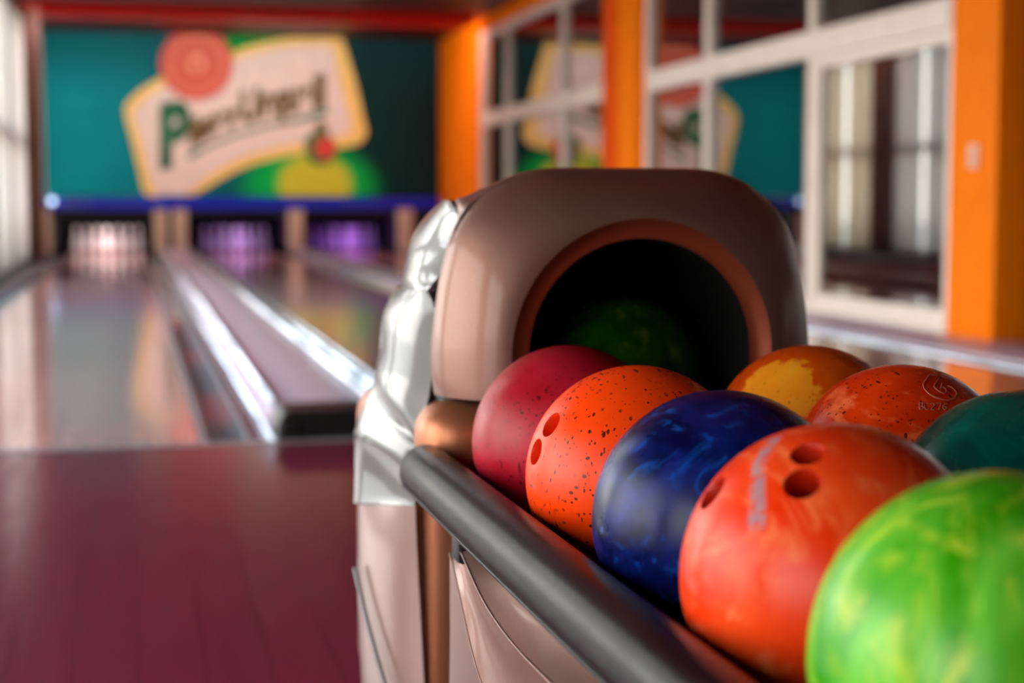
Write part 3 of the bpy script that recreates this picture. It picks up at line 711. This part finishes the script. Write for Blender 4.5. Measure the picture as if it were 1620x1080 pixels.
m_orF = m_ball('swirled_orange_ball', (236, 48, 5), (246, 76, 26), (252, 116, 66), 9, 2.2, (1, .5, .6), (.5, .3, 1.0), rough=.27, scuff=(sa, sb, .009), seed=4., k3=(.5, .7, .8))
m_green = m_ball('lime_swirl_ball', (52, 150, 4), (124, 210, 66), (200, 216, 60), 8, 2.0, (1, 1, .4), (.3, .5, .4), rough=.25, seed=5., k3=(.48, .7, .7))
cY = Vector((XR, Y_['yel'], .4847)); dY = (on_sphere(cY, R, 1234, 614) - cY).normalized()
m_yel = m_ball('amber_ball', (196, 60, 4), (226, 92, 8), None, 6, 1.4, rough=.3, specks=.5, speck_col=(80, 20, 0), thr=.05, patch=(dY, (228, 116, 6), .0975, .1010), seed=6.)  # yellow patch: marbling plus sunlight put into the ball colour
m_logo = m_ball('streaked_orange_ball', (200, 36, 2), (230, 62, 8), (250, 112, 60), 6, 1.6, (.5, 1, 1.4), (.2, .1, .5), rough=.26, specks=.9, speck_col=(70, 12, 4), thr=.07, seed=7., k3=(.5, .68, .85))
m_teal = m_ball('teal_ball', (0, 50, 44), (0, 84, 70), (0, 104, 86), 8, 1.6, rough=.25, seed=8., k3=(.55, .8, .5))
m_grn2 = m_ball('dark_green_ball', (10, 46, 6), (30, 78, 6), (96, 112, 12), 9, 2, (1, 1, .5), (.3, .5, .4), rough=.25, seed=9.)
lin_o = plain('orange_hole_lining', (240, 50, 6), .4); lin_o2 = plain('shaded_orange_hole_lining', (190, 34, 5), .4)  # second lining darkened to put shade inside the front ball's holes
make_ball((XL, Y_['red'], zl(Y_['red'])), m_red, 'crimson ball with dark specks, farthest of the left row by the hood')
make_ball((XL, Y_['or2'], zl(Y_['or2'])), m_or2, 'bright orange ball with black scratches and two holes facing left', [(871, 671, .0128, 'finger_hole'), (847, 714, .0128, 'finger_hole')], lin_o)
make_ball((XL, Y_['blue'], zl(Y_['blue'])), m_blue, 'navy blue ball with pearly swirls between the two orange balls')
make_ball(cF, m_orF, 'large swirled orange ball with three holes and a grey scuff', [(1277, 717, .0118, 'finger_hole'), (1268, 764, .0125, 'finger_hole'), (1126, 778, .0135, 'thumb_hole')], lin_o2)
make_ball((XL, Y_['green'], zl(Y_['green'])), m_green, 'lime green swirled ball in the near right corner')
make_ball(cY, m_yel, 'amber orange ball with a yellow patch painted as sunlit marbling, right row nearest the hood')
cL = Vector((XR, Y_['logo'], .4847))
lg = make_ball(cL, m_logo, 'streaked orange ball engraved with a badge and lettering, right row')
make_ball((XR, Y_['teal'], .4847), m_teal, 'dark teal ball at the right edge behind the lime ball')
make_ball((.622, 1.98, .5186), m_grn2, 'dark green ball inside the hood opening')

# engraving on the streaked orange ball
eng = plain('pale_engraving', (190, 100, 76), .6)
def stroke(bm, pts, w=.0007):
    P = []
    for (x, y) in pts:
        p = on_sphere(cL, R, 1260 + x / 4.5, 560 + y / 4.5)
        if p is not None: P.append((p - cL).normalized() * (R + .0002))
    if len(P) > 1: tube(bm, smooth_pts(P, 4, False) if len(P) > 2 else P, w, 6)
bm = bmesh.new()
stroke(bm, [(1000, 152), (970, 150), (945, 150), (925, 180), (905, 212), (908, 240), (930, 270), (970, 300), (1020, 318), (1070, 328), (1120, 316), (1140, 285), (1130, 262), (1105, 238), (1075, 226)])
stroke(bm, [(1016, 168), (998, 200), (980, 230), (996, 250), (1020, 268), (1050, 278), (1066, 266), (1058, 245), (1036, 236), (1022, 246)])
stroke(bm, [(1036, 208), (1028, 232)])
o = link('engraved_badge', bm, eng, lg, smooth=True)
bm = bmesh.new()
stroke(bm, [(878, 392), (876, 350), (893, 348), (900, 358), (892, 370), (878, 371)], .0006); stroke(bm, [(892, 370), (903, 380), (897, 393), (878, 394)], .0006)
stroke(bm, [(940, 358), (926, 350), (914, 362), (914, 385), (926, 396), (941, 389)], .0006)
stroke(bm, [(954, 360), (968, 350), (982, 360), (978, 374), (955, 396), (986, 396)], .0006)
stroke(bm, [(1000, 352), (1030, 352), (1012, 396)], .0006)
stroke(bm, [(1068, 354), (1050, 362), (1044, 384), (1056, 396), (1068, 388), (1064, 374), (1048, 376)], .0006)
o = link('engraved_lettering', bm, eng, lg, smooth=True)

# ------------------------------------------------------------------ light
MASK_W = 50
W_ = bpy.data.worlds.new('sky'); S.world = W_; W_.use_nodes = True; nt = W_.node_tree; nt.nodes.clear()
tc = nt.nodes.new('ShaderNodeTexCoord'); sx = nt.nodes.new('ShaderNodeSeparateXYZ'); nt.links.new(tc.outputs['Generated'], sx.inputs[0])
rp = nt.nodes.new('ShaderNodeValToRGB'); nt.links.new(sx.outputs[2], rp.inputs[0])
el = rp.color_ramp.elements; el[0].position = 0; el[0].color = (1, .95, .88, 1); el[1].position = .8; el[1].color = (.75, .85, 1, 1)
bg = nt.nodes.new('ShaderNodeBackground'); bg.inputs[1].default_value = 6.2; nt.links.new(rp.outputs[0], bg.inputs[0])
wo = nt.nodes.new('ShaderNodeOutputWorld'); nt.links.new(bg.outputs[0], wo.inputs[0])
def area(name, loc, rot, sx_, sy_, power, col, portal=False):
    l = bpy.data.lights.new(name, 'AREA'); l.shape = 'RECTANGLE'; l.size = sx_; l.size_y = sy_; l.energy = power; l.color = col
    if portal: l.cycles.is_portal = True
    o = bpy.data.objects.new(name, l); COL.objects.link(o); o.location = loc; o.rotation_euler = rot; return o
for a, b in zip(posts, posts[1:]):
    area('window_portal', (LW - .1, (a + b) / 2, 1.5), (0, -PI / 2, 0), 2.9, b - a - .2, 1, (1, 1, 1), True)
area('mask_light', (1.6, 20.2, 3.03), (math.radians(62), 0, 0), 5.1, .12, MASK_W, (1, .93, .86))
for (a, b, _), e, c in zip(openings, (16, 8, 8), ((1, .82, .85), (.6, .34, 1), (.42, .14, 1))):
    area('pin_deck_lamp', ((a + b) / 2, YM + .14, .60), (math.radians(40), 0, 0), 1.1, .08, e, c)

vs_ = S.view_settings; vs_.view_transform = 'Standard'; vs_.look = 'None'; vs_.exposure = 0.48; vs_.gamma = 1; vs_.use_curve_mapping = False
S.cycles.use_denoising = True
S.cycles.max_bounces = 10; S.cycles.diffuse_bounces = 4; S.cycles.glossy_bounces = 5; S.cycles.transparent_max_bounces = 12
S.cycles.caustics_reflective = False; S.cycles.caustics_refractive = False
S.cycles.sample_clamp_indirect = 6
